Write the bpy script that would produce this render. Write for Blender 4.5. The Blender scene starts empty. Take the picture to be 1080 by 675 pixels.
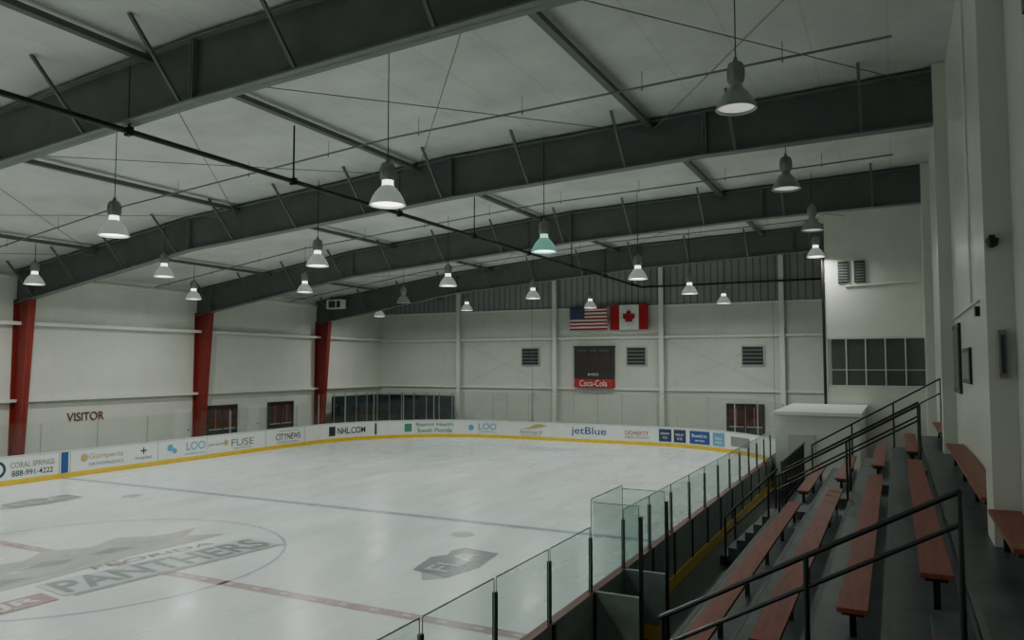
import bpy, math, random
from mathutils import Vector, Matrix
random.seed(4)
D=bpy.data
# ---------------------------------------------------------------- materials
def mat(name,col,rough=.6,metal=0,var=.0,vscale=3,bump=0,bscale=20,emit=0,ecol=None,spec=.5,stretch=None,coat=0):
    m=D.materials.new(name); m.use_nodes=True; nt=m.node_tree; b=nt.nodes['Principled BSDF']
    b.inputs['Base Color'].default_value=(*col,1); b.inputs['Roughness'].default_value=rough
    b.inputs['Metallic'].default_value=metal; b.inputs['Specular IOR Level'].default_value=spec
    if coat: b.inputs['Coat Weight'].default_value=coat; b.inputs['Coat Roughness'].default_value=.1
    if emit:
        b.inputs['Emission Color'].default_value=(*(ecol or col),1); b.inputs['Emission Strength'].default_value=emit
    if var or bump:
        tc=nt.nodes.new('ShaderNodeTexCoord'); mp=nt.nodes.new('ShaderNodeMapping')
        nt.links.new(tc.outputs['Object'],mp.inputs[0])
        if stretch: mp.inputs['Scale'].default_value=stretch
    if var:
        n=nt.nodes.new('ShaderNodeTexNoise'); n.inputs['Scale'].default_value=vscale; n.inputs['Detail'].default_value=6
        n.inputs['Roughness'].default_value=.65
        nt.links.new(mp.outputs[0],n.inputs['Vector'])
        r=nt.nodes.new('ShaderNodeMapRange'); r.inputs[1].default_value=.3; r.inputs[2].default_value=.7
        r.inputs[3].default_value=1-var; r.inputs[4].default_value=1+var
        nt.links.new(n.outputs[0],r.inputs[0])
        x=nt.nodes.new('ShaderNodeVectorMath'); x.operation='SCALE'; x.inputs[0].default_value=col
        nt.links.new(r.outputs[0],x.inputs['Scale']); nt.links.new(x.outputs[0],b.inputs['Base Color'])
    if bump:
        n2=nt.nodes.new('ShaderNodeTexNoise'); n2.inputs['Scale'].default_value=bscale; n2.inputs['Detail'].default_value=4
        nt.links.new(mp.outputs[0],n2.inputs['Vector'])
        bp=nt.nodes.new('ShaderNodeBump'); bp.inputs['Strength'].default_value=bump; bp.inputs['Distance'].default_value=.02
        nt.links.new(n2.outputs[0],bp.inputs['Height']); nt.links.new(bp.outputs[0],b.inputs['Normal'])
    return m
def ribbed(name,col,axis,period,dark=.8,width=.08,rough=.6,var=.05,vs=.8):
    """painted sheet with thin darker seams each 'period' metres along axis"""
    m=mat(name,col,rough,var=var,vscale=vs); nt=m.node_tree; b=nt.nodes['Principled BSDF']
    tc=nt.nodes.new('ShaderNodeTexCoord'); sp=nt.nodes.new('ShaderNodeSeparateXYZ'); nt.links.new(tc.outputs['Object'],sp.inputs[0])
    dv=nt.nodes.new('ShaderNodeMath'); dv.operation='DIVIDE'; dv.inputs[1].default_value=period
    nt.links.new(sp.outputs['XYZ'.index(axis)],dv.inputs[0])
    fr=nt.nodes.new('ShaderNodeMath'); fr.operation='FRACT'; nt.links.new(dv.outputs[0],fr.inputs[0])
    lt=nt.nodes.new('ShaderNodeMath'); lt.operation='LESS_THAN'; lt.inputs[1].default_value=width; nt.links.new(fr.outputs[0],lt.inputs[0])
    mr=nt.nodes.new('ShaderNodeMapRange'); mr.inputs[3].default_value=1; mr.inputs[4].default_value=dark; nt.links.new(lt.outputs[0],mr.inputs[0])
    src=b.inputs['Base Color'].links[0].from_socket
    x=nt.nodes.new('ShaderNodeVectorMath'); x.operation='SCALE'; nt.links.new(src,x.inputs[0]); nt.links.new(mr.outputs[0],x.inputs['Scale'])
    nt.links.new(x.outputs[0],b.inputs['Base Color'])
    return m
M={}
M['wallL']=ribbed('liner_panel_white',(.69,.695,.64),'Y',1.22,.92,.02)
M['wallF']=ribbed('liner_panel_white_end',(.64,.65,.60),'X',1.22,.92,.02)
M['corr']=ribbed('corrugated_grey_siding',(.30,.31,.30),'X',.42,.55,.22)  # groove shade painted as dark bands; the sheet itself is flat
M['wallR']=mat('gloss_white_paint',(.63,.64,.59),.32,var=.05,vscale=.7)
M['ceil']=ribbed('roof_insulation_white',(.57,.575,.545),'X',1.5,.90,.03,.75,.14,.45)
M['ledge']=mat('girt_white',(.74,.75,.70),.5,var=.05,vscale=2)
M['steel']=mat('steel_dark_grey',(.105,.116,.112),.55,.0,.15,1.5)
M['steel2']=mat('steel_flange_grey',(.155,.167,.162),.5,.0,.12,1.5)
M['strut']=mat('strut_grey',(.105,.112,.108),.5)
M['red']=mat('column_red_paint',(.24,.022,.016),.45,var=.12,vscale=2)
M['pipe']=mat('black_pipe',(.012,.010,.009),.5)
M['wire']=mat('galvanized_wire',(.18,.18,.17),.5,.4)
M['concrete']=mat('dark_rubber_floor',(.060,.074,.078),.42,var=.4,vscale=2.2,bump=.2,bscale=30)
M['floor']=mat('concrete_floor',(.12,.125,.12),.6,var=.2,vscale=1.5)
M['bench']=mat('bench_red_brown',(.22,.055,.032),.5,var=.35,vscale=3,stretch=(6,.6,2))
M['black']=mat('black_rail_paint',(.012,.012,.013),.35)
M['post']=mat('stanchion_dark',(.03,.035,.035),.4,.5)
M['alu']=mat('aluminium_stanchion',(.42,.44,.43),.4,.6)
M['yellow']=mat('kickplate_yellow',(.74,.50,.03),.35,var=.10,vscale=3)
M['board']=mat('board_white',(.74,.76,.74),.3,var=.04,vscale=2)
M['outer']=mat('board_outer_grey',(.27,.31,.30),.35,var=.25,vscale=2)
M['cap']=mat('board_cap',(.55,.57,.55),.35)
M['capred']=mat('board_cap_red',(.20,.035,.03),.4)
M['blue']=mat('sign_blue',(.02,.08,.27),.4); M['dblue']=mat('sign_navy',(.025,.045,.11),.4)
M['lblue']=mat('sign_light_blue',(.13,.34,.54),.4); M['tblack']=mat('sign_black',(.03,.03,.032),.4)
M['tred']=mat('sign_red',(.42,.03,.03),.4); M['tgreen']=mat('sign_green',(.06,.25,.18),.4); M['tgold']=mat('sign_gold',(.5,.37,.16),.4)
M['tgrey']=mat('sign_grey',(.24,.24,.24),.4); M['white']=mat('white_plain',(.8,.8,.78),.4)
M['visitor']=mat('lettering_maroon',(.17,.06,.05),.5)
M['door']=mat('door_white',(.5,.5,.47),.4); M['doorwin']=mat('door_window_maroon',(.10,.018,.012),.25)
M['frame']=mat('dark_frame',(.03,.032,.03),.4); M['dglass']=mat('dark_window_glass',(.075,.082,.08),.08,spec=.9)
M['louver']=mat('louver_dark',(.05,.052,.05),.5)
M['tarp']=mat('navy_tarp',(.018,.025,.036),.15,var=.3,vscale=1.2)
M['flagred']=mat('flag_red',(.42,.012,.02),.8); M['flagwhite']=mat('flag_white',(.75,.75,.75),.8); M['flagblue']=mat('flag_blue',(.012,.025,.13),.8)
M['digit']=mat('scoreboard_digit',(.10,.02,.01),.4)
# ice
def icemat(name,col,var=.05,scuff=0):
    m=mat(name,col,.2,var=var,vscale=.35,bump=.08,bscale=5,spec=.5); nt=m.node_tree; b=nt.nodes['Principled BSDF']
    tc=nt.nodes.new('ShaderNodeTexCoord'); n=nt.nodes.new('ShaderNodeTexNoise'); n.inputs['Scale'].default_value=.5; n.inputs['Detail'].default_value=5
    mp=nt.nodes.new('ShaderNodeMapping'); mp.inputs['Scale'].default_value=(1.6,.5,1); nt.links.new(tc.outputs['Object'],mp.inputs[0])
    nt.links.new(mp.outputs[0],n.inputs['Vector']); r=nt.nodes.new('ShaderNodeMapRange')
    r.inputs[1].default_value=.3; r.inputs[2].default_value=.7; r.inputs[3].default_value=.18; r.inputs[4].default_value=.36
    nt.links.new(n.outputs[0],r.inputs[0]); nt.links.new(r.outputs[0],b.inputs['Roughness'])
    if scuff: # faint resurfacer sweeps and skate scratches across the sheet
        src=b.inputs['Base Color'].links[0].from_socket
        for sc,rot,amt in (((.9,.05,1),.0,.03),((6,.35,1),.5,.015),((5,.3,1),-.9,.015)):
            m2=nt.nodes.new('ShaderNodeMapping'); m2.inputs['Scale'].default_value=sc; m2.inputs['Rotation'].default_value=(0,0,rot); nt.links.new(tc.outputs['Object'],m2.inputs[0])
            nn=nt.nodes.new('ShaderNodeTexNoise'); nn.inputs['Scale'].default_value=1; nn.inputs['Detail'].default_value=5; nt.links.new(m2.outputs[0],nn.inputs['Vector'])
            rr=nt.nodes.new('ShaderNodeMapRange'); rr.inputs[1].default_value=.35; rr.inputs[2].default_value=.65; rr.inputs[3].default_value=1-amt; rr.inputs[4].default_value=1+amt; nt.links.new(nn.outputs[0],rr.inputs[0])
            x=nt.nodes.new('ShaderNodeVectorMath'); x.operation='SCALE'; nt.links.new(src,x.inputs[0]); nt.links.new(rr.outputs[0],x.inputs['Scale']); src=x.outputs[0]
        nt.links.new(src,b.inputs['Base Color'])
    return m
M['ice']=icemat('ice',(.71,.765,.765),.05,1)
M['iline_r']=icemat('ice_line_faded_red',(.46,.34,.35)); M['iline_b']=icemat('ice_line_faded_blue',(.33,.38,.47))
M['ithin']=icemat('ice_circle_faded_blue',(.42,.46,.54)); M['ithinr']=icemat('ice_circle_faded_red',(.59,.58,.60))
M['igrey']=icemat('ice_logo_grey',(.40,.43,.43)); M['idark']=icemat('ice_logo_dark',(.25,.275,.285)); M['igold']=icemat('ice_logo_tan',(.46,.465,.42)); M['ilight']=icemat('ice_logo_light',(.55,.59,.61))
M['ired']=icemat('ice_logo_red',(.36,.22,.22)); M['iwhite']=icemat('ice_logo_white',(.66,.70,.71)); M['icrease']=icemat('ice_crease_blue',(.50,.62,.70))
def glassmat(name,tint,top):
    m=D.materials.new(name); m.use_nodes=True; nt=m.node_tree; nt.nodes.clear()
    o=nt.nodes.new('ShaderNodeOutputMaterial'); mx=nt.nodes.new('ShaderNodeMixShader'); t=nt.nodes.new('ShaderNodeBsdfTransparent'); g=nt.nodes.new('ShaderNodeBsdfGlossy')
    t.inputs[0].default_value=(*tint,1); g.inputs['Color'].default_value=(.8,.87,.85,1); g.inputs['Roughness'].default_value=.04
    lw=nt.nodes.new('ShaderNodeLayerWeight'); lw.inputs[0].default_value=.5
    pw=nt.nodes.new('ShaderNodeMath'); pw.operation='POWER'; pw.inputs[1].default_value=5; nt.links.new(lw.outputs['Facing'],pw.inputs[0])
    mr=nt.nodes.new('ShaderNodeMapRange'); mr.inputs[3].default_value=.05; mr.inputs[4].default_value=top; nt.links.new(pw.outputs[0],mr.inputs[0])
    nt.links.new(mr.outputs[0],mx.inputs[0]); nt.links.new(t.outputs[0],mx.inputs[1]); nt.links.new(g.outputs[0],mx.inputs[2]); nt.links.new(mx.outputs[0],o.inputs[0]); return m
M['glass']=glassmat('tempered_rink_glass',(.78,.835,.815),.8); M['glass2']=glassmat('clear_end_glass',(.90,.925,.91),.6)
M['gedge']=mat('glass_edge_green',(.30,.38,.35),.3)
M['bell_on']=mat('lamp_bell_lit',(.50,.52,.49),.3,emit=.14,ecol=(.9,1,.93)); M['neck_on']=mat('lamp_neck_glow',(1,1,.95),.4,emit=3,ecol=(1,1,.92))
M['bell_green']=mat('lamp_bell_greenish',(.22,.45,.38),.3,emit=.22,ecol=(.35,.9,.72)); M['neck_g']=mat('lamp_neck_green',(.5,.9,.8),.4,emit=1.0,ecol=(.5,1,.85))
M['bell_off']=mat('lamp_bell_unlit',(.38,.39,.37),.3,metal=.3); M['housing']=mat('lamp_housing_grey',(.27,.27,.26),.45,.3)
M['lens']=mat('lamp_lens_lit',(1,1,1),.4,emit=6,ecol=(.95,1,.96)); M['lens_off']=mat('lamp_lens_unlit',(.6,.61,.56),.3,emit=.4,ecol=(1,1,.9))  # second lens is not fully dark: a faint glow is added
# ---------------------------------------------------------------- mesh builder
class MB:
    def __init__(s): s.v=[];s.f=[];s.m=[];s.ml=[]
    def mi(s,k):
        if k not in s.ml: s.ml.append(k)
        return s.ml.index(k)
    def add(s,vs,fs,k):
        o=len(s.v); s.v+= [tuple(p) for p in vs]
        for f in fs: s.f.append([o+i for i in f]); s.m.append(s.mi(k))
    def box(s,x0,x1,y0,y1,z0,z1,k):
        vs=[(x,y,z) for z in (z0,z1) for y in (y0,y1) for x in (x0,x1)]
        s.add(vs,[(0,2,3,1),(4,5,7,6),(0,1,5,4),(2,6,7,3),(0,4,6,2),(1,3,7,5)],k)
    def hexa(s,b,t,k):
        s.add(list(b)+list(t),[(3,2,1,0),(4,5,6,7),(0,1,5,4),(1,2,6,5),(2,3,7,6),(3,0,4,7)],k)
    def tube(s,p,q,r,k,n=8):
        p=Vector(p);q=Vector(q);d=(q-p).normalized()
        a=d.cross(Vector((0,0,1)));
        if a.length<1e-3:a=Vector((1,0,0))
        a.normalize(); b=d.cross(a); vs=[]
        for c in (p,q):
            for i in range(n):
                t=2*math.pi*i/n; vs.append(c+a*r*math.cos(t)+b*r*math.sin(t))
        fs=[(i,(i+1)%n,n+(i+1)%n,n+i) for i in range(n)]+[tuple(range(n))[::-1],tuple(range(n,2*n))]
        s.add(vs,fs,k)
    def lathe(s,prof,c,k,n=24):
        vs=[(c[0]+r*math.cos(2*math.pi*i/n),c[1]+r*math.sin(2*math.pi*i/n),c[2]+z) for r,z in prof for i in range(n)]
        fs=[(j*n+i,j*n+(i+1)%n,(j+1)*n+(i+1)%n,(j+1)*n+i) for j in range(len(prof)-1) for i in range(n)]
        s.add(vs,fs,k)
    def poly(s,pts,k): s.add(pts,[tuple(range(len(pts)))],k)
    def obj(s,name,parent=None,smooth=False,loc=(0,0,0)):
        me=D.meshes.new(name); me.from_pydata(s.v,[],s.f); 
        for k in s.ml: me.materials.append(M[k])
        me.polygons.foreach_set('material_index',s.m)
        if smooth: me.polygons.foreach_set('use_smooth',[True]*len(s.f))
        me.update(); o=D.objects.new(name,me); bpy.context.collection.objects.link(o); o.location=loc
        if parent: o.parent=parent
        return o
def empty(name,loc=(0,0,0)):
    e=D.objects.new(name,None); e.location=loc; e.empty_display_size=.2; bpy.context.collection.objects.link(e); return e
def text(body,c,right,up,w,h,k,parent,name='lettering',bold=0):
    cu=D.curves.new(name,'FONT'); cu.body=body; cu.extrude=0; cu.offset=bold; ob=D.objects.new(name+'_tmp',cu); bpy.context.collection.objects.link(ob)
    bpy.context.view_layer.update()
    me=D.meshes.new_from_object(ob.evaluated_get(bpy.context.evaluated_depsgraph_get())); D.objects.remove(ob)
    xs=[v.co.x for v in me.vertices]; ys=[v.co.y for v in me.vertices]
    x0,x1,y0,y1=min(xs),max(xs),min(ys),max(ys)
    R=Vector(right).normalized();U=Vector(up).normalized();c=Vector(c)
    for v in me.vertices:
        a=((v.co.x-x0)/(x1-x0)-.5)*w; b=((v.co.y-y0)/(y1-y0)-.5)*h
        v.co=c+R*a+U*b
    me.materials.clear(); me.materials.append(M[k]); me.name=name
    o=D.objects.new(name,me); bpy.context.collection.objects.link(o)
    if parent:o.parent=parent
    return o
def interp(kn,x):
    if x<=kn[0][0]: return kn[0][1]
    for (a,za),(b,zb) in zip(kn,kn[1:]):
        if x<=b: return za+(zb-za)*(x-a)/(b-a)
    return kn[-1][1]
LOW=[(-35,7.3),(-24,8.95),(-12.3,9.8),(-4.6,10.15),(1.2,10.25)]
TOP=[(-35,8.75),(-24,10.2),(-12.3,11.1),(1.2,11.55)]
low=lambda x:interp(LOW,x); top=lambda x:interp(TOP,x); roof=lambda x:top(x)+.08
XL,XR,YF,YB=-35,1.2,47,-22
# ---------------------------------------------------------------- shell
b=MB(); b.box(XL-.3,XR+.3,YB-.3,YF+.3,-.3,-.03,'floor'); b.obj('floor')
b=MB(); b.box(XL-.3,XL,YB,YF,-.03,roof(XL)+.1,'wallL'); b.obj('wall_left')
b=MB()
xs=[-35,-24,-12.3,1.2]
for a,c in zip(xs,xs[1:]):
    b.hexa([(a,YF,-.03),(c,YF,-.03),(c,YF+.3,-.03),(a,YF+.3,-.03)],[(a,YF,8.3),(c,YF,8.3),(c,YF+.3,8.3),(a,YF+.3,8.3)],'wallF')
    b.hexa([(a,YF,8.3),(c,YF,8.3),(c,YF+.3,8.3),(a,YF+.3,8.3)],[(a,YF,roof(a)),(c,YF,roof(c)),(c,YF+.3,roof(c)),(a,YF+.3,roof(a))],'corr')
b.obj('wall_back')
b=MB(); b.box(XL,XR,YB-.3,YB,-.03,roof(XR),'wallF'); b.obj('wall_front')
b=MB(); b.box(XR,XR+.3,YB,YF,-.03,roof(XR),'wallR'); b.obj('wall_right')
b=MB()
xs=[-35.3,-35,-24,-12.3,1.5]
for a,c in zip(xs,xs[1:]):
    za,zc=roof(max(a,-35)),roof(min(c,1.2))
    b.hexa([(a,YB-.3,za),(c,YB-.3,zc),(c,YF+.3,zc),(a,YF+.3,za)],[(a,YB-.3,za+.2),(c,YB-.3,zc+.2),(c,YF+.3,zc+.2),(a,YF+.3,za+.2)],'ceil')
b.obj('ceiling')
FY=[-9.3,.6,10.4,20.2,30.0,39.9]
b=MB()
b.box(XL,XL+.42,YB,YF,6.35,6.5,'ledge'); b.box(XL,XL+.28,YB,YF,2.92,3.05,'ledge'); b.box(XL,XL+.12,YB,YF,8.45,8.6,'ledge')
b.obj('trim_1')
b=MB(); b.box(XL+.42,-2.7,YF-.25,YF,6.25,6.4,'ledge'); b.box(XL+.28,-2.7,YF-.14,YF,2.95,3.08,'ledge'); b.box(XL+.22,-2.7,YF-.12,YF,8.25,8.36,'ledge')
b.obj('trim_2')
for x in (-27.9,-20.4,-13.1,-5.9):
    b=MB(); zt=roof(x)
    b.box(x-.14,x+.14,YF-.36,YF-.33,-.03,zt,'ledge'); b.box(x-.02,x+.02,YF-.33,YF-.03,-.03,zt,'ledge'); b.box(x-.14,x+.14,YF-.22,YF-.2,-.03,zt,'ledge'); b.obj('wind_column')
b=MB()
b.tube((-27.7,YF-.25,3.1),(-20.6,YF-.25,6.2),.005,'wire'); b.tube((-20.6,YF-.25,3.1),(-27.7,YF-.25,6.2),.005,'wire')
b.tube((-12.9,YF-.25,3.1),(-6.1,YF-.25,6.2),.005,'wire'); b.tube((-6.1,YF-.25,3.1),(-12.9,YF-.25,6.2),.005,'wire')
b.obj('wall_cross_bracing')
# ---------------------------------------------------------------- frames
XE=.93
def frame(y):
    b=MB(); xs=sorted(set([-35,-33.9,-30,-27,-24,-18,-12.3,-8,-4.6,XE if y<39 else -2.72]))
    fw=.17
    for a,c in zip(xs,xs[1:]):
        la,lc,ta,tc=low(a),low(c),top(a),top(c)
        b.hexa([(a,y-.015,la),(c,y-.015,lc),(c,y+.015,lc),(a,y+.015,la)],[(a,y-.015,ta),(c,y-.015,tc),(c,y+.015,tc),(a,y+.015,ta)],'steel')
        for z1,z2 in ((la,lc),(ta-.04,tc-.04)):
            b.hexa([(a,y-fw,z1),(c,y-fw,z2),(c,y+fw,z2),(a,y+fw,z1)],[(a,y-fw,z1+.04),(c,y-fw,z2+.04),(c,y+fw,z2+.04),(a,y+fw,z1+.04)],'steel2')
        b.hexa([(a,y-.06,ta),(c,y-.06,tc),(c,y+.06,tc),(a,y+.06,ta)],[(a,y-.06,ta+.085),(c,y-.06,tc+.085),(c,y+.06,tc+.085),(a,y+.06,ta+.085)],'steel')
    for x in (-33.9,-24,-12.3,-4.4):
        for s in (-.03,.03): b.box(x+s-.015,x+s+.015,y-.15,y+.15,low(x)+.02,top(x)-.02,'steel2')
    x=-.6 if y<39 else -3.6
    while x>-34:
        for s in (-1,1):
            b.hexa([(x-.035,y+s*.1,low(x)+.05),(x+.035,y+s*.1,low(x)+.05),(x+.035,y+s*.18,low(x)+.05),(x-.035,y+s*.18,low(x)+.05)],
                   [(x-.035,y+s*1.25,roof(x)-.02),(x+.035,y+s*1.25,roof(x)-.02),(x+.035,y+s*1.33,roof(x)-.02),(x-.035,y+s*1.33,roof(x)-.02)],'strut')
        x-=3.0
    def cx(z): return -34.35+.5*z/7.4
    zb,zt=-.03,low(-33.9)
    b.hexa([(-35,y-.015,zb),(cx(0),y-.015,zb),(cx(0),y+.015,zb),(-35,y+.015,zb)],[(-35,y-.015,zt),(cx(zt),y-.015,zt),(cx(zt),y+.015,zt),(-35,y+.015,zt)],'red')
    b.hexa([(cx(0)-.03,y-.16,zb),(cx(0),y-.16,zb),(cx(0),y+.16,zb),(cx(0)-.03,y+.16,zb)],[(cx(zt)-.03,y-.16,zt),(cx(zt),y-.16,zt),(cx(zt),y+.16,zt),(cx(zt)-.03,y+.16,zt)],'red')
    b.box(-34.98,-34.94,y-.16,y+.16,zb,zt,'red')
    b.obj('steel_roof_frame')
for y in FY: frame(y)
for y in FY[:-1]:
    b=MB(); b.box(XE,XR,y-.35,y+.35,-.03,roof(1)-.02,'wallR'); b.obj('wall_pilaster')
b=MB()
yy=[YB]+FY+[YF]
for x in (-5.9,-13.6,-21.5,-29.5):
    for a,c in zip(yy,yy[1:]):
        z=top(x)-.12; b.box(x-.09,x+.09,a+.02,c-.02,z-.06,z+.06,'strut')
b.obj('roof_struts')
b=MB()
sx=[.8,-5.9,-13.6,-21.5,-29.5,-34.8]
for bi,(a,c) in enumerate(zip(yy,yy[1:])):
    if bi in (3,5):
        for x0,x1 in zip(sx,sx[1:]):
            b.tube((x0,a+.1,top(x0)-.35),(x1,c-.1,top(x1)-.35),.012,'wire',5); b.tube((x1,a+.1,top(x1)-.35),(x0,c-.1,top(x0)-.35),.012,'wire',5)
b.obj('roof_cross_bracing')
b=MB()
for y in (7,16.8,26.5,36.3,43.5):
    xe=.1 if y<35 else -2.9
    for a,c in zip([-34,-24,-12.3],[-24,-12.3,xe]):
        b.tube((a,y,top(a)-.3),(c,y,top(c)-.3),.026,'wire',6)
    x=-33
    while x<xe:
        b.tube((x,y,top(x)-.3),(x,y,roof(x)),.008,'wire',4); b.tube((x,y,top(x)-.38),(x,y,top(x)-.3),.02,'wire',5); x+=3.1
b.obj('sprinkler_branch_pipes')
b=MB(); px,pz=-14.3,9.5
b.tube((px,YB+.05,pz),(px,YF-.45,pz),.062,'pipe',10); b.tube((px,YF-.45,pz),(-2.9,YF-.45,pz),.06,'pipe',10)
y=-19
while y<45:
    b.tube((px,y,pz),(px,y,roof(px)),.025,'pipe',6); b.box(px-.09,px+.09,y-.05,y+.05,pz-.09,pz+.09,'pipe'); y+=4.9
b.obj('sprinkler_main_pipe')
# ---------------------------------------------------------------- ice
x0,x1,y0,y1,R=-30.25,-4.35,-18.7,42.3,8.5
CX,CY=(x0+x1)/2,11.8
def path(n=14):
    P=[]
    for cx,cy,a0 in ((x1-R,y1-R,0),(x0+R,y1-R,90),(x0+R,y0+R,180),(x1-R,y0+R,270)):
        for i in range(n+1):
            t=math.radians(a0+90*i/n); P.append(((cx+R*math.cos(t),cy+R*math.sin(t)),(math.cos(t),math.sin(t))))
    return P
P=path()
rink=empty('ice_rink',(0,0,0))
b=MB(); b.poly([(p[0],p[1],0) for p,n in P],'ice'); b.add([(p[0],p[1],z) for z in(-.03,0) for p,n in P],[(i,(i+1)%len(P),len(P)+(i+1)%len(P),len(P)+i) for i in range(len(P))],'ice'); b.obj('ice_sheet',rink)
b=MB()
def strip(xa,xb,ya,yb,k,z=.004): b.poly([(xa,ya,z),(xb,ya,z),(xb,yb,z),(xa,yb,z)],k)
def ring(cx,cy,r,w,k,z=.004,n=72):
    vs=[(cx+q*math.cos(2*math.pi*i/n),cy+q*math.sin(2*math.pi*i/n),z) for q in (r-w,r) for i in range(n)]
    b.add(vs,[(i,n+i,n+(i+1)%n,(i+1)%n) for i in range(n)],k)
def disc(cx,cy,r,k,z=.006,n=24): b.poly([(cx+r*math.cos(2*math.pi*i/n),cy+r*math.sin(2*math.pi*i/n),z) for i in range(n)],k)
strip(x0,x1,CY-.15,CY+.15,'iline_r'); 
q=x0+.3
while q<x1-.3:
    strip(q,q+.18,CY-.05,CY+.05,'ithinr',.006); q+=.75
for s in (1,-1): strip(x0,x1,CY+s*7.77-.15,CY+s*7.77+.15,'iline_b')
ring(CX,CY,4.57,.08,'ithin')
for sx_ in (-6.7,6.7):
    for yy1 in (18.0,5.6): disc(CX+sx_,yy1,.32,'igrey')
    for yy1 in (32.9,-9.3): ring(CX+sx_,yy1,4.57,.07,'ithinr'); disc(CX+sx_,yy1,.3,'ithinr')
for yg,s in ((38.95,-1),(-15.35,1)):
    strip(x0+1.6,x1-1.6,yg-.03,yg+.03,'ithinr')
    n=16; pts=[(CX+1.83*math.cos(math.pi*i/n),yg+s*1.83*math.sin(math.pi*i/n),.005) for i in range(n+1)]; b.poly(pts,'icrease')
b.obj('ice_markings',rink)
b=MB()
def L(r,u,z=.008): 
    t=math.radians(-8); rr=r*math.cos(t)-u*math.sin(t); uu=r*math.sin(t)+u*math.cos(t)
    return (CX-uu,CY+rr,z)
def lp(pts,k,z=.008): b.poly([L(r,u,z) for r,u in pts],k)
lp([(-3.7,-1.5),(-2.9,-.5),(-3.6,.3),(-2.5,.3),(-1.9,1.1),(-1.0,.9),(-.3,1.5),(.6,1.0),(1.5,1.5),(2.3,.8),(3.4,.9),(2.7,.2),(3.5,-.4),(2.2,-.6),(1.0,-.6),(-.2,-.9),(-1.6,-1.2)],'igold',.007)
lp([(-3.2,-1.2),(-2.5,-.4),(-1.8,.0),(-1.3,.6),(-.5,.4),(0,.95),(.7,.5),(1.4,.9),(2.5,.3),(1.5,-.15),(.5,-.1),(-.4,-.6),(-1.5,-.9)],'igrey',.009)
lp([(-1.3,.1),(-.8,.45),(-.2,.1),(-.6,-.15)],'idark',.011); lp([(.2,.25),(.8,.45),(1.3,.1),(.6,-.02)],'idark',.011); lp([(-2.5,-.9),(-2.0,-.4),(-1.5,-.75)],'idark',.011)
lp([(-.1,.55),(.05,.8),(.2,.55)],'ilight',.012); lp([(-1.9,-.15),(-1.5,.1),(-1.4,-.2)],'ilight',.012)
for i in range(5): lp([(-4.4+i*.35,-.5+i*.15),(-4.1+i*.35,.6-i*.12),(-3.9+i*.35,-.3)],'igold',.007)
lp([(-1.75,-2.7),(3.5,-2.62),(3.5,-1.35),(-1.75,-1.45)],'ilight',.010)
lp([(-3.1,-2.95),(-1.9,-2.85),(-1.9,-2.1),(-3.1,-2.2)],'ired',.011)
lp([(-1.6,-2.85),(3.6,-2.75),(3.6,-2.67),(-1.6,-2.75)],'igrey',.011)
b.obj('centre_logo',rink)
t=math.radians(-8); Rv=Vector((-math.sin(t),math.cos(t),0)); Uv=Vector((-math.cos(t),-math.sin(t),0))
text('PANTHERS',L(.9,-2.03,.014),Rv,Uv,5.0,1.05,'idark',rink,bold=.025); text('JR',L(-2.5,-2.53,.014),Rv,Uv,.8,.5,'iwhite',rink,bold=.02)
text('FLORIDA',L(1.1,-1.08,.014),Rv,Uv,3.0,.3,'idark',rink)
for (lx,ly) in ((-9.3,15.45),(-25.8,15.9)):
    b=MB(); f=lambda r,u,z: (lx-u,ly+r,z)
    b.poly([f(-1.25,-.5,.007),f(-.2,-.75,.007),f(1.15,-.55,.007),f(1.3,.5,.007),f(.9,.62,.007),f(.5,.5,.007),f(.1,.75,.007),f(-1.0,.5,.007)],'idark'); b.poly([f(-1.6,-.15,.006),f(-1.1,-.6,.006),f(-1.1,.2,.006)],'igrey'); b.obj('neutral_zone_logo',rink)
    text('FLA',(lx,ly,.012),(0,1,0),(-1,0,0),1.7,.6,'ilight',rink)
# ---------------------------------------------------------------- boards
boards=empty('dasher_boards')
def sweep(prof,mats,name,parent,idx=None):
    b=MB(); n=len(P); m=len(prof); rng=idx or range(n)
    vs=[(p[0]+o*nn[0],p[1]+o*nn[1],z) for p,nn in P for o,z in prof]
    b.v=vs
    for i in rng:
        j=(i+1)%n
        for k in range(m-1):
            b.f.append([i*m+k,j*m+k,j*m+k+1,i*m+k+1]); b.m.append(b.mi(mats[k]))
    return b.obj(name,parent)
far=list(range(0,29)); left=[29]; near=list(range(30,59)); right=[59]
prof=[(-.012,0),(-.012,.19),(0,.2),(0,1.04),(-.02,1.04),(-.02,1.1),(.12,1.1),(.12,.24),(.15,.24),(.15,-.03)]
sweep(prof,['yellow','yellow','board','cap','cap','cap','outer','yellow','yellow'],'board_panels',boards,far+left+near)
sweep(prof,['yellow','yellow','board','cap','cap','capred','outer','yellow','yellow'],'board_panels_right',boards,right)
sweep([(.05,1.1),(.05,2.85),(.062,2.85)],['glass2','gedge'],'glass_ends',boards,far+near)
sweep([(.05,1.1),(.05,2.3),(.062,2.3)],['glass2','gedge'],'glass_left_side',boards,left)
b=MB()
yp=8.05-1.57*16; posts=[]
while yp<33.4: posts.append(yp); yp+=1.57
gx=x1+.06
def sheet(a,c,zt):
    b.poly([(gx,a,1.1),(gx,c,1.1),(gx,c,zt),(gx,a,zt)],'glass')
    b.box(gx-.006,gx+.006,a,c,zt,zt+.014,'gedge'); b.box(gx-.006,gx+.006,a-.008,a,1.1,zt,'gedge'); b.box(gx-.006,gx+.006,c,c+.008,1.1,zt,'gedge')
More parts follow.
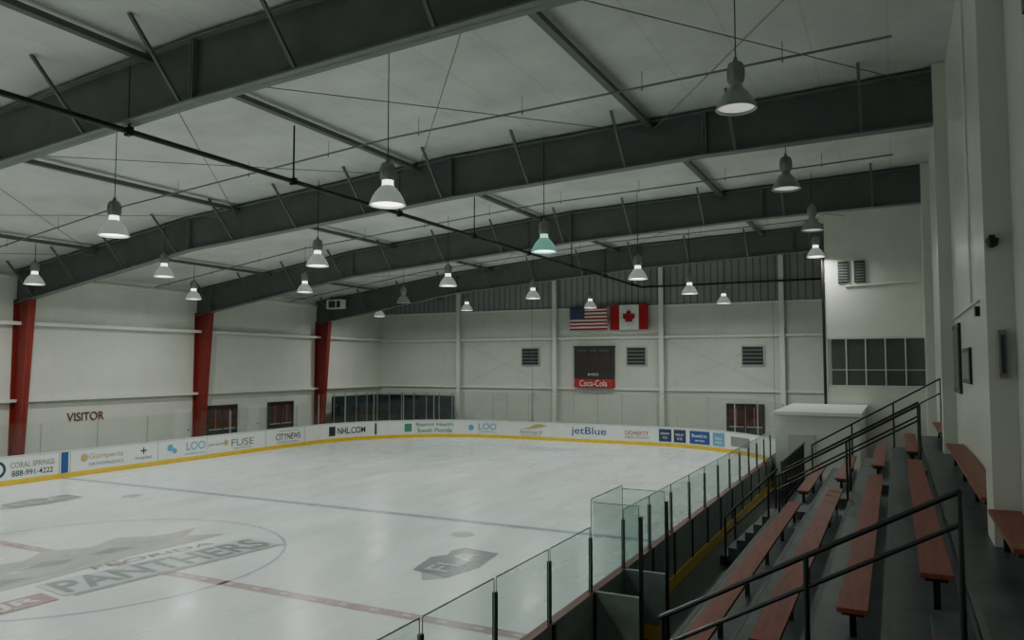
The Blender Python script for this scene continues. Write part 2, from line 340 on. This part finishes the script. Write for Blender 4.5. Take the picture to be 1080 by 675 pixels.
for a,c in zip(posts,posts[1:]):
    if a<-10.5: continue
    sheet(a+.03,c-.03,2.5 if 10.9<a<12.0 else 2.08)
for yq in (11.25,12.7):
    xa,xb=gx+.02,gx+.75
    b.poly([(xa,yq,1.1),(xb,yq,1.1),(xb,yq,2.45),(xa,yq,2.45)],'glass'); b.box(xa,xb,yq-.006,yq+.006,2.45,2.464,'gedge'); b.box(xb,xb+.01,yq-.006,yq+.006,1.1,2.45,'gedge')
b.obj('glass_right_side',boards)
b=MB()
for a in posts:
    if a<-10.5: continue
    b.box(gx-.026,gx+.026,a-.022,a+.022,1.0,1.92,'post'); b.box(gx+.04,gx+.08,a-.05,a+.05,.24,1.1,'post')
for yq in (11.25,12.7): 
    b.box(gx+.76,gx+.81,yq-.03,yq+.03,-.03,2.3,'post'); b.box(gx+.06,gx+.76,yq-.04,yq+.04,-.03,1.1,'outer'); b.box(gx+.06,gx+.76,yq-.05,yq+.05,-.03,.24,'yellow')
b.obj('stanchions_right',boards)
b=MB()
for i in far:
    if i==14: continue
    p,n=P[i]; 
    if i%2==0: 
        q=(p[0]+.05*n[0],p[1]+.05*n[1]); b.box(q[0]-.022,q[0]+.022,q[1]-.022,q[1]+.022,1.1,2.83,'alu')
x=x0+R
while x<x1-R: b.box(x-.022,x+.022,y1+.03,y1+.075,1.1,2.83,'alu'); x+=1.5
y=y0+R
while y<y1-R: b.box(x0-.07,x0-.03,y-.02,y+.02,1.1,2.25,'alu'); y+=2.4
b.obj('stanchions_far',boards)
def adL(y): return Vector((x0+.012,y,.62)),Vector((0,1,0))
def adC(phi):
    t=math.radians(phi); q=R-.03; return Vector((x0+R-q*math.cos(t),y1-R+q*math.sin(t),.62)),Vector((math.sin(t),math.cos(t),0))
def adF(x): return Vector((x,y1-.012,.62)),Vector((1,0,0))
def adR(a):
    t=math.radians(a); q=R-.03; return Vector((x1-R+q*math.sin(t),y1-R+q*math.cos(t),.62)),Vector((math.cos(t),-math.sin(t),0))
U=(0,0,1)
def bend(o):
    # wrap lettering/panels on to the curved corner boards; the boards are 14 straight chords, so stay clear of their sagitta
    for v in o.data.vertices:
        for cx in (x0+R,x1-R):
            if v.co.y>y1-R and ((cx<CX and v.co.x<cx) or (cx>CX and v.co.x>cx)):
                d=Vector((v.co.x-cx,v.co.y-(y1-R))); rr=R-.024-(.008 if 'lettering' in o.name else 0); d=d.normalized()*rr; v.co.x=cx+d.x; v.co.y=y1-R+d.y
def ad(pos,items):
    c,r=pos
    for body,dr,dz,w,h,k in items:
        bend(text(body,c+r*dr+Vector((0,0,dz)),r,U,w,h,k,boards,'advert_lettering',bold=.008))
def panel(pos,w,h,k,dr=0,dz=0):
    c,r=pos; c=c+r*dr+Vector((0,0,dz)); b=MB(); n=6
    for i in range(n):
        a=-w/2+w*i/n; e=a+w/n
        b.poly([c+r*a-Vector((0,0,h/2)),c+r*e-Vector((0,0,h/2)),c+r*e+Vector((0,0,h/2)),c+r*a+Vector((0,0,h/2))],k)
    bend(b.obj('advert_panel',boards))
def blob(pos,r0,k,dr=0,dz=0,n=20,d=.003):
    c,r=pos; nrm=r.cross(Vector(U)); c=c+r*dr+Vector((0,0,dz))+nrm*d; b=MB()
    b.poly([c+r*r0*math.cos(2*math.pi*i/n)+Vector((0,0,r0*math.sin(2*math.pi*i/n))) for i in range(n)],k); b.obj('advert_emblem',boards)
b=MB(); b.box(x0-.001,x0+.01,19.42,19.72,.2,1.04,'blue'); b.box(x1-.01,x1+.001,19.42,19.72,.2,1.04,'blue'); b.box(x0-.001,x0+.01,11.65,11.95,.2,1.04,'tred'); b.obj('line_markers',boards)
b=MB()
for y in (12,14.4,16.3,19.35,19.8,23.95,26.7,30.6,33.6): b.box(x0-.001,x0+.006,y-.012,y+.012,.2,1.04,'tgrey')
b.obj('board_joints',boards)
ad(adL(18.3),[('CORAL SPRINGS',0,.12,1.7,.22,'tgrey'),('888-991-4222',0,-.2,1.6,.22,'tblack')]); blob(adL(16.95),.33,'dblue'); blob(adL(16.95),.22,'white',d=.006)
ad(adL(21.4),[('Gumpertz',0,.1,1.6,.28,'tgold'),('ORTHOPAEDICS',0,-.2,1.6,.13,'tgrey')]); blob(adL(20.4),.16,'tgold',0,.1)
ad(adL(23.2),[('+',0,.12,.3,.3,'tblack'),('hospital',0,-.2,.8,.18,'tgrey')])
ad(adL(25.6),[('LOO',.45,.08,1.1,.38,'lblue'),('pediatrics',.4,-.28,1.1,.12,'lblue')]); blob(adL(24.7),.16,'lblue',-.1,.1); blob(adL(24.7),.13,'lblue',.14,-.06)
ad(adL(28.9),[('FUSE',.1,.0,1.5,.36,'tgrey'),('SPORTS',.1,-.3,1.2,.1,'tgold')]); blob(adL(28.9),.14,'tgold',-1.0,.05)
ad(adL(27.3),[('gatorsports',0,.0,1.0,.14,'tgrey')])
ad(adL(32.3),[('CITYNEWS',.0,.0,1.9,.34,'tblack'),('yourcity.com',.0,.3,1.5,.12,'tgrey'),('SOUTH FLORIDA',.0,-.3,1.7,.1,'tgrey')])
ad(adC(22),[('NHL.COM',0,.0,1.9,.38,'tblack')]); panel(adC(13),.45,.55,'tblack'); panel(adC(33),.12,.7,'tblack')
ad(adC(57),[('Baptist Health',.2,.16,2.4,.28,'tgreen'),('South Florida',.2,-.18,2.2,.26,'tgreen')]); panel(adC(47),.45,.5,'tgreen')
ad(adC(80),[('LOO',.2,.08,1.2,.38,'lblue'),('pediatrics',.2,-.26,1.1,.1,'lblue')]); blob(adC(74),.18,'lblue')
ad(adF(-20.1),[('AmGuard',0,-.15,1.5,.22,'tgrey'),('transportation',0,-.36,1.3,.1,'tgrey')])
c,r=adF(-19.9); b=MB(); b.poly([c+r*a+Vector((0,.0,h)) for a,h in ((-.9,.0),(-.3,.12),(.1,.32),(.5,.36),(.95,.22),(.5,.14),(.1,.05))],'tgold'); b.obj('advert_emblem',boards)
ad(adF(-16.3),[('jetBlue',0,0,2.2,.55,'blue')])
ad(adF(-13.45),[('DOHERTY',.1,.05,1.4,.24,'tred'),('SOMMERS ARCHITECTS',.1,-.2,1.5,.12,'tgrey')])
panel(adR(8),.75,.7,'dblue'); panel(adR(14),.75,.7,'dblue'); panel(adR(22.5),1.3,.7,'blue'); panel(adR(31),.8,.7,'lblue'); panel(adR(42),1.5,.5,'tgrey')
ad(adR(8),[('SHINNY',0,.1,.55,.12,'white'),('CO.',0,-.12,.3,.12,'white')]); ad(adR(14),[('KELLY',0,.08,.5,.12,'white'),('ICE',0,-.14,.3,.12,'white')])
ad(adR(22.5),[('Bluewick Inc.',0,.1,1.0,.18,'white'),('service',0,-.15,.6,.12,'white')]); ad(adR(31),[('VENUS',0,.05,.5,.12,'white'),('VISION',0,-.15,.5,.12,'white')])
# ---------------------------------------------------------------- lamps
PR_B=[(.37,0),(.365,.03),(.32,.14),(.25,.26),(.17,.35),(.13,.39)]
PR_N=[(.13,.39),(.115,.42),(.115,.50)]
PR_H=[(.13,.50),(.155,.53),(.16,.78),(.13,.86),(.05,.90),(.03,.98),(0,.98)]
def lampmesh(kind):
    b=MB(); kb={'on':'bell_on','off':'bell_off','green':'bell_green'}[kind]; kn={'on':'neck_on','off':'bell_off','green':'neck_g'}[kind]
    b.lathe(PR_B,(0,0,0),kb); b.lathe(PR_N,(0,0,0),kn); b.lathe(PR_H,(0,0,0),'housing')
    b.lathe([(.37,0),(.385,-.01),(.375,-.02),(.34,-.015)],(0,0,0),kb)
    b.lathe([(.34,.03),(.2,.05),(0,.06)],(0,0,0),'lens' if kind!='off' else 'lens_off')
    for i in range(8):
        t=math.pi*i/4; b.box(.155*math.cos(t)-.01,.155*math.cos(t)+.01,.155*math.sin(t)-.01,.155*math.sin(t)+.01,.55,.76,'housing')
    o=b.obj('t',smooth=True); me=o.data; D.objects.remove(o); me.name='high_bay_lamp_'+kind; return me
LM={k:lampmesh(k) for k in ('on','off','green')}
PW=124
def lamp(x,y,z,kind='on',p=1):
    o=D.objects.new('high_bay_lamp',LM[kind]); bpy.context.collection.objects.link(o); o.location=(x,y,z)
    b=MB(); b.tube((0,0,.95),(0,0,roof(x)-z),.011,'pipe',5); b.obj('cord',o)
    if kind!='off' or p<1:  # weak light added to the faint lamps to brighten the near boards
        l=D.lights.new('lamp_light','AREA'); l.shape='DISK'; l.size=.6; l.energy=PW*p; l.color=(.96,1,.93) if kind!='green' else (.75,1,.9); l.spread=math.radians(172)
        lo=D.objects.new('lamp_light',l); bpy.context.collection.objects.link(lo); lo.parent=o; lo.location=(0,0,-.03)
for y,k in ((14.4,'off'),(21.7,'off'),(28.9,'off'),(35.4,'on'),(0,'off')): lamp(-2.55 if y<35 else -3.0,y,9.4 if y<35 else 9.3,k,.12 if k=='off' else .8)
for y,x,k in ((12.7,-9.3,'on'),(20.1,-9.1,'green'),(28.2,-8.8,'on'),(35.2,-8.5,'on'),(41.6,-8.2,'on'),(4.4,-9.3,'on'),(-3,-9.3,'on'),(-10.5,-9.3,'on'),(-17,-9.3,'on')): lamp(x,y,7.9,k)  # last entries of each row are out of view, added for lighting
for y,x in ((12.6,-17.8),(19.6,-17.2),(27.1,-16.7),(34.2,-16.1),(41.4,-15.8),(5.3,-17.5),(-2,-17.5),(-10.5,-17.5),(-17,-17.5)): lamp(x,y,7.9)
for y,x,k in ((20,-25.2,'on'),(27.3,-24.7,'on'),(34.6,-24.2,'off'),(41.2,-24,'on'),(12.7,-25.2,'on'),(5.3,-25.2,'on'),(-2,-25,'on'),(-10.5,-25,'on'),(-17,-25,'on')): lamp(x,y,8.0,k)
for y in (18.3,26,41,10.8,3): lamp(-30.6,y,7.8)
# ---------------------------------------------------------------- far wall things
def flag(name,x0f,x1f,z0,z1,fn,nx,ny,extra=None):
    b=MB(); yb=YF-.42
    def pt(i,j): x=x0f+(x1f-x0f)*i/nx; return (x,yb+.03*math.sin(i*.7+j*.15),z0+(z1-z0)*j/ny)
    for i in range(nx):
        for j in range(ny): b.poly([pt(i,j),pt(i+1,j),pt(i+1,j+1),pt(i,j+1)],fn(i,j))
    b.tube((x0f-.05,yb+.02,z1+.02),(x1f+.05,yb+.02,z1+.02),.02,'wire')
    for x in (x0f+.1,x1f-.1): b.tube((x,yb+.02,z1),(x,YF-.05,z1),.01,'wire')
    if extra: extra(b,yb-.05)
    b.obj(name)
def stars(b,y):
    for i in range(6):
        for j in range(5):
            cx=-19.2+.17*i+.06; cz=7.62+.14*j; r=.04; b.poly([(cx+(r if q%2==0 else r*.45)*math.sin(q*math.pi/5),y,cz+(r if q%2==0 else r*.45)*math.cos(q*math.pi/5)) for q in range(10)],'flagwhite')
flag('united_states_flag',-19.25,-16.62,6.85,8.33,lambda i,j:'flagblue' if (i<8 and j>=6) else ('flagred' if j%2==0 else 'flagwhite'),20,13,stars)
leaf=[(0,-1),(.04,-.45),(.5,-.52),(.42,-.3),(.9,.1),(.75,.2),(.82,.5),(.52,.42),(.45,.58),(.22,.3),(.3,.8),(.15,.72),(0,1)]
leaf=leaf+[(-a,c) for a,c in leaf[-2:0:-1]]
def lf(b,y): b.poly([(-15.15+a*.5,y,7.58+c*.55) for a,c in leaf],'flagred')
flag('canada_flag',-16.42,-13.88,6.82,8.4,lambda i,j:'flagred' if i<6 or i>=18 else 'flagwhite',24,8,lf)
b=MB(); sb=empty('scoreboard',(0,0,0)); YS=YF-.005
b.box(-18.9,-16.25,YF-.5,YS,3.68,5.75,'tblack'); b.box(-18.95,-16.2,YF-.52,YS,5.7,5.8,'frame')
b.box(-18.9,-16.25,YF-.5,YS,3.1,3.66,'tred')
for i in range(3):
    for dx in (0,.3): b.box(-18.6+i*.82+dx,-18.4+i*.82+dx,YF-.51,YF-.5,4.9,5.25,'digit')
for i in range(5): b.box(-18.6+i*.45,-18.45+i*.45,YF-.51,YF-.5,4.25,4.5,'digit')
for xx in (-18.3,-17.57,-16.85): b.box(xx-.3,xx+.3,YF-.505,YF-.5,3.85,4.05,'frame')
b.obj('cabinet',sb)
text('Coca-Cola',(-17.57,YF-.515,3.38),(1,0,0),U,1.9,.4,'white',sb); text('HOME   TIME   GUEST',(-17.57,YF-.515,5.5),(1,0,0),U,2.2,.12,'tgrey',sb); text('IHSO',(-17.57,YF-.515,3.95),(1,0,0),U,.7,.16,'white',sb)
for x in (-22.3,-14.8,-7.6):
    b=MB(); b.box(x-.68,x+.68,YF-.1,YF,4.5,5.75,'alu'); b.box(x-.6,x+.6,YF-.11,YF-.1,4.58,5.67,'louver')
    for i in range(9): z=4.62+i*.115; b.hexa([(x-.58,YF-.16,z),(x+.58,YF-.16,z),(x+.58,YF-.11,z+.05),(x-.58,YF-.11,z+.05)],[(x-.58,YF-.16,z+.015),(x+.58,YF-.16,z+.015),(x+.58,YF-.11,z+.065),(x-.58,YF-.11,z+.065)],'tgrey' if i%2 else 'louver')
    b.obj('wall_louver_vent')
def ddoor(name,c,r,w=2.0,h=2.15):
    c=Vector(c); r=Vector(r); n=r.cross(Vector(U)); b=MB()
    def bx(a0,a1,z0,z1,d0,d1,k):
        q=[(a0,d0),(a1,d0),(a1,d1),(a0,d1)]
        b.hexa([c+r*a+n*d+Vector((0,0,z0)) for a,d in q],[c+r*a+n*d+Vector((0,0,z1)) for a,d in q],k)
    bx(-w/2-.1,-w/2,-.03,h+.1,0,.12,'frame'); bx(w/2,w/2+.1,-.03,h+.1,0,.12,'frame'); bx(-w/2,w/2,h,h+.1,0,.12,'frame')
    for s in (-1,1):
        a0,a1=(-w/2,-.02) if s<0 else (.02,w/2)
        bx(a0,a1,-.03,h,.02,.07,'frame'); bx(a0+.1,a1-.1,.9,h-.12,.07,.08,'doorwin'); bx(a0+.05,a1-.05,.85,.9,.07,.11,'door'); bx((a0+a1)/2-.02,(a0+a1)/2+.02,.9,h-.12,.08,.09,'tgrey')
    b.obj(name)
ddoor('door_1',(-8.1,YF,0),(1,0,0)); ddoor('door_2',(XL,31.9,0),(0,1,0)); ddoor('door_3',(XL,36.6,0),(0,1,0))
for y in (29.2,34.3): 
    b=MB(); b.box(XL,XL+.08,y-.5,y+.5,-.03,2.1,'ledge'); b.box(XL+.08,XL+.1,y-.42,y+.42,.0,2.02,'white'); b.tube((XL+.1,y+.3,1.0),(XL+.16,y+.3,1.0),.03,'frame'); b.obj('door_4' if y<30 else 'door_5')
v=empty('visitor_sign',(XL+.03,23.6,2.1)); text('VISITOR',(.0,0,0),(0,1,0),U,1.9,.42,'visitor',v,bold=.02)
b=MB()
b.box(-34.2,-27.6,45.6,45.72,-.03,2.4,'tarp'); b.box(-34.2,-34.08,40.6,45.6,-.03,2.4,'tarp')
for i in range(7): b.box(-34.1+i*1.07-.035,-34.1+i*1.07+.035,45.54,45.6,-.03,2.6,'alu')
for i in range(5): b.box(-34.08,-34.02,40.65+i*1.2-.035,40.65+i*1.2+.035,-.03,2.6,'alu')
b.box(-34.2,-27.6,45.55,45.6,2.4,2.46,'alu'); b.box(-34.08,-34.03,40.6,45.6,2.4,2.46,'alu')
b.obj('storage_partition')
b=MB(); b.box(-33.5,-32.2,39.1,39.5,8.25,8.85,'white'); b.box(-33.3,-32.75,39.08,39.1,8.33,8.77,'louver'); b.box(-32.65,-32.35,39.08,39.1,8.33,8.77,'louver')
for x in (-33.3,-32.4): b.tube((x,39.3,8.8),(x,39.3,roof(x)),.02,'wire')
b.obj('unit_heater')
def team(name_x,ya,yb_):
    b=MB(); xx=name_x
    b.box(xx-.2,xx+.2,ya,yb_,.42,.47,'bench'); n=int((yb_-ya)/1.9)
    for i in range(n+1): y=ya+.1+(yb_-ya-.2)*i/n; b.box(xx-.1,xx+.1,y-.05,y+.05,-.005,.42,'frame')
    b.obj('team_bench')
team(-32.4,2,18); team(-3.75,2.5,10.9)
b=MB()
for x in (-20.4,-5.9): b.tube((x,43.2,2.8),(x,43.2,roof(x)),.012,'wire',5); 
b.tube((-20.4,43.2,2.9),(-5.9,43.2,2.9),.01,'wire',5)
for x in (-20.4,-5.9): b.box(x-.05,x+.05,43.15,43.25,-.03,2.9,'alu')
b.obj('net_support_cables')
# ---------------------------------------------------------------- upper office box right far
b=MB(); bx0,by=-2.7,36.0
b.box(bx0,XR,by,by+.2,5.75,roof(bx0),'wallR'); b.box(bx0,XR,by,by+.2,-.03,3.65,'wallR'); b.box(bx0,bx0+.2,by+.2,YF,-.03,roof(bx0)-.02,'wallR')
b.box(bx0+.2,XR,by+.02,by+.18,3.65,5.75,'dglass')
for i in range(6):
    xx=bx0+i*(XR-bx0-.08)/5; b.box(xx,xx+.05,by-.03,by+.02,3.65,5.75,'cap')
b.box(bx0,XR,by-.03,by+.02,3.6,3.7,'cap'); b.box(bx0,XR,by-.03,by+.02,5.7,5.8,'cap'); b.box(bx0,XR,by-.02,by+.02,4.35,4.38,'cap')
b.tube((bx0+.8,by-.04,8.0),(XR-.4,by-.04,8.1),.03,'ledge')
b.obj('wall_office')
b=MB(); b.tube((bx0-.08,by-.06,2.87),(bx0-.08,by-.06,9.6),.06,'pipe'); b.obj('downpipe')
for xx in (-1.95,-1.3):
    b=MB(); b.box(xx-.22,xx+.22,by-.06,by,8.1+.05,9.1,'louver')
    for i in range(7): b.box(xx-.19,xx+.19,by-.08,by-.06,8.22+i*.12,8.25+i*.12,'tgrey')
    b.obj('office_wall_vent')
b=MB(); ya=29.6
b.box(-4.05,-1.2,ya,ya+.15,-.03,2.75,'wallR'); b.box(-4.05,-3.9,ya+.15,35.9,-.03,2.75,'wallR'); b.box(-4.12,-1.12,ya-.1,35.95,2.75,2.87,'ledge'); b.box(-1.35,-1.2,ya+.15,35.9,-.03,2.75,'wallR')
b.box(-3.6,-2.7,ya-.05,ya,-.03,2.05,'door'); b.obj('skate_counter_booth')
# ---------------------------------------------------------------- bleachers
bx=[-2.6,-1.75,-.92,-.18,.52,1.2]; bz=[1.18,1.53,1.88,2.23,2.58]; be=[-2.05,-1.21,-.43,.29,.95]
YE=24.6
bl=empty('bleachers')
b=MB()
for i in range(5): b.box(bx[i],bx[i+1]-(.002 if i==4 else 0),YB+.01,YE,-.03,bz[i],'concrete')
for i in range(5):
    b.box(bx[i],bx[i]+.06,YB+.01,YE,bz[i]-.03,bz[i]+.004,'floor')
for ya,yb_ in ((6.6,7.9),(18.0,19.2)):
    for i in range(4): b.box(bx[i+1]-.3,bx[i+1],ya,yb_,bz[i],bz[i]+.175,'concrete')
b.obj('terrace',bl)
def bench(x,z,ya,yb_,w=.27):
    b=MB(); b.box(x-w/2,x+w/2,ya,yb_,z-.045,z,'bench')
    n=max(2,int((yb_-ya)/1.8)+1)
    for i in range(n):
        y=ya+.15+(yb_-ya-.3)*i/(n-1); b.box(x-.1,x+.1,y-.03,y+.03,z-.1,z-.045,'black'); b.box(x-.03,x+.03,y-.03,y+.03,z-.42,z-.1,'black')
    b.obj('bleacher_bench')
secs=[(-14,6.3),(7.95,17.8),(19.4,YE-.3)]
for i in range(5):
    for (a,c) in secs:
        if i==4:
            cuts=[y for y in FY if a<y<c]; st=a
            for y in cuts+[None]:
                en=c if y is None else y-.42
                if en-st>.6: bench(1.02,bz[i]+.42,st,en,.3)
                if y is not None: st=y+.42
        else: bench(be[i],bz[i]+.42,a+((-.2 if i<2 else .25 if i==3 else 0) if 7<a<9 else 0),c)
def hrail(pts,posts,zf,lower=.25,name='handrail'):
    b=MB()
    for p,q in zip(pts,pts[1:]):
        b.tube(p,q,.024,'black'); b.tube((p[0],p[1],p[2]-lower),(q[0],q[1],q[2]-lower),.02,'black')
        for e in (p,q): b.lathe([(0,-.026),(.018,-.018),(.026,0),(.018,.018),(0,.026)],e,'black',8)
    for x,y,z0,z1 in posts: b.tube((x,y,z0),(x,y,z1),.024,'black')
    b.obj(name)
hrail([(-2.0,7.0,2.27),(.42,7.0,3.60)],[(-1.98,7.0,bz[0],2.28),(-.73,7.0,bz[2],2.97),(.42,7.0,bz[3],3.60)],0,.26)
hrail([(-2.45,18.0,2.1),(.41,18.0,3.75)],[(-2.4,18,bz[0],2.1),(-1.0,18,bz[1],2.93),(.41,18,bz[3],3.75)],0,.3)
hrail([(-2.45,19.2,2.1),(.41,19.2,3.75)],[(-2.4,19.2,bz[0],2.1),(-1.0,19.2,bz[1],2.93),(.41,19.2,bz[3],3.75)],0,.3)
hrail([(-2.3,24.45,2.2),(1.1,24.45,4.2)],[(-2.3,24.45,bz[0],2.2),(-1.2,24.45,bz[1],2.85),(-.1,24.45,bz[3],3.5),(1.1,24.45,bz[4],4.2)],0,.4)
b=MB()
for ya,yb_ in ((19.3,24.45),):
    b.tube((-2.52,ya,2.25),(-2.52,yb_,2.25),.024,'black'); b.tube((-2.52,ya,1.3),(-2.52,yb_,1.3),.018,'black')
    y=ya
    while y<=yb_: b.tube((-2.52,y,1.18),(-2.52,y,2.25),.012 ,'black',6); y+=.2
b.obj('guard_rail')
b=MB()
for i in range(6): b.box(-2.6-.19*(6-i),-2.6,18.05,19.15,-.005 if i==0 else .195*i,.195*(i+1),'concrete')
b.obj('access_steps')
hrail([(-3.6,18.0,1.1),(-2.6,18.0,2.1)],[(-3.6,18.0,-.005,1.1),(-2.64,18.0,0,2.08)],0,.4)
hrail([(-3.6,19.2,1.1),(-2.6,19.2,2.1)],[(-3.6,19.2,-.005,1.1),(-2.64,19.2,0,2.08)],0,.4)
b=MB(); b.box(x1+.16,-2.61,YB+.05,29.3,-.03,-.005,'concrete'); b.obj('walkway_mat')
# ---------------------------------------------------------------- right wall things
b=MB(); b.box(XR-.05,XR,17.9,19.6,4.0,5.45,'frame'); b.box(XR-.06,XR-.05,18.0,18.7,4.1,5.35,'dglass'); b.box(XR-.06,XR-.05,18.8,19.5,4.1,5.35,'dglass'); b.obj('window_1')
b=MB(); b.box(XR-.045,XR-.003,15.6,17.1,4.25,4.9,'frame'); b.box(XR-.05,XR-.045,15.7,17.0,4.33,4.82,'tgrey'); b.obj('framed_notice')
b=MB(); b.box(1.03,1.11,9.99,10.05,4.45,4.98,'tgrey'); b.box(1.05,1.09,9.98,9.99,4.5,4.93,'louver'); b.obj('electrical_box')
b=MB(); b.lathe([(0,-.08),(.05,-.055),(.065,0),(.065,.03),(0,.03)],(1.0,9.96,5.98),'black',16); b.box(.97,1.03,9.95,10.05,6.0,6.05,'black'); b.obj('security_camera')
b=MB(); b.box(XR-.12,XR,7.5,7.9,7.7,8.0,'black'); b.lathe([(.05,0),(.07,.05),(0,.09)],(XR-.1,7.6,8.0),'black',12); b.lathe([(.05,0),(.07,.05),(0,.09)],(XR-.1,7.8,8.0),'black',12); b.obj('emergency_light')
b=MB(); b.box(XR-.08,XR,13.7,13.9,5.35,5.5,'black'); b.obj('wall_speaker')
b=MB(); b.tube((XR-.03,11,5.6),(XR-.03,19.7,5.6),.02,'ledge'); b.tube((XR-.03,15,5.6),(XR-.03,15,roof(XR)-.05),.02,'ledge'); b.obj('wall_conduit')
# ---------------------------------------------------------------- world, camera
w=D.worlds.new('w'); bpy.context.scene.world=w; w.use_nodes=True; w.node_tree.nodes['Background'].inputs[0].default_value=(.5,.55,.55,1); w.node_tree.nodes['Background'].inputs[1].default_value=.02
cam=D.cameras.new('camera'); cam.lens=36*800/1080; cam.clip_end=300; co=D.objects.new('camera',cam); bpy.context.collection.objects.link(co)
co.location=(0,0,4.6); co.rotation_euler=(math.radians(90+3.35),0,math.radians(26.8)); bpy.context.scene.camera=co
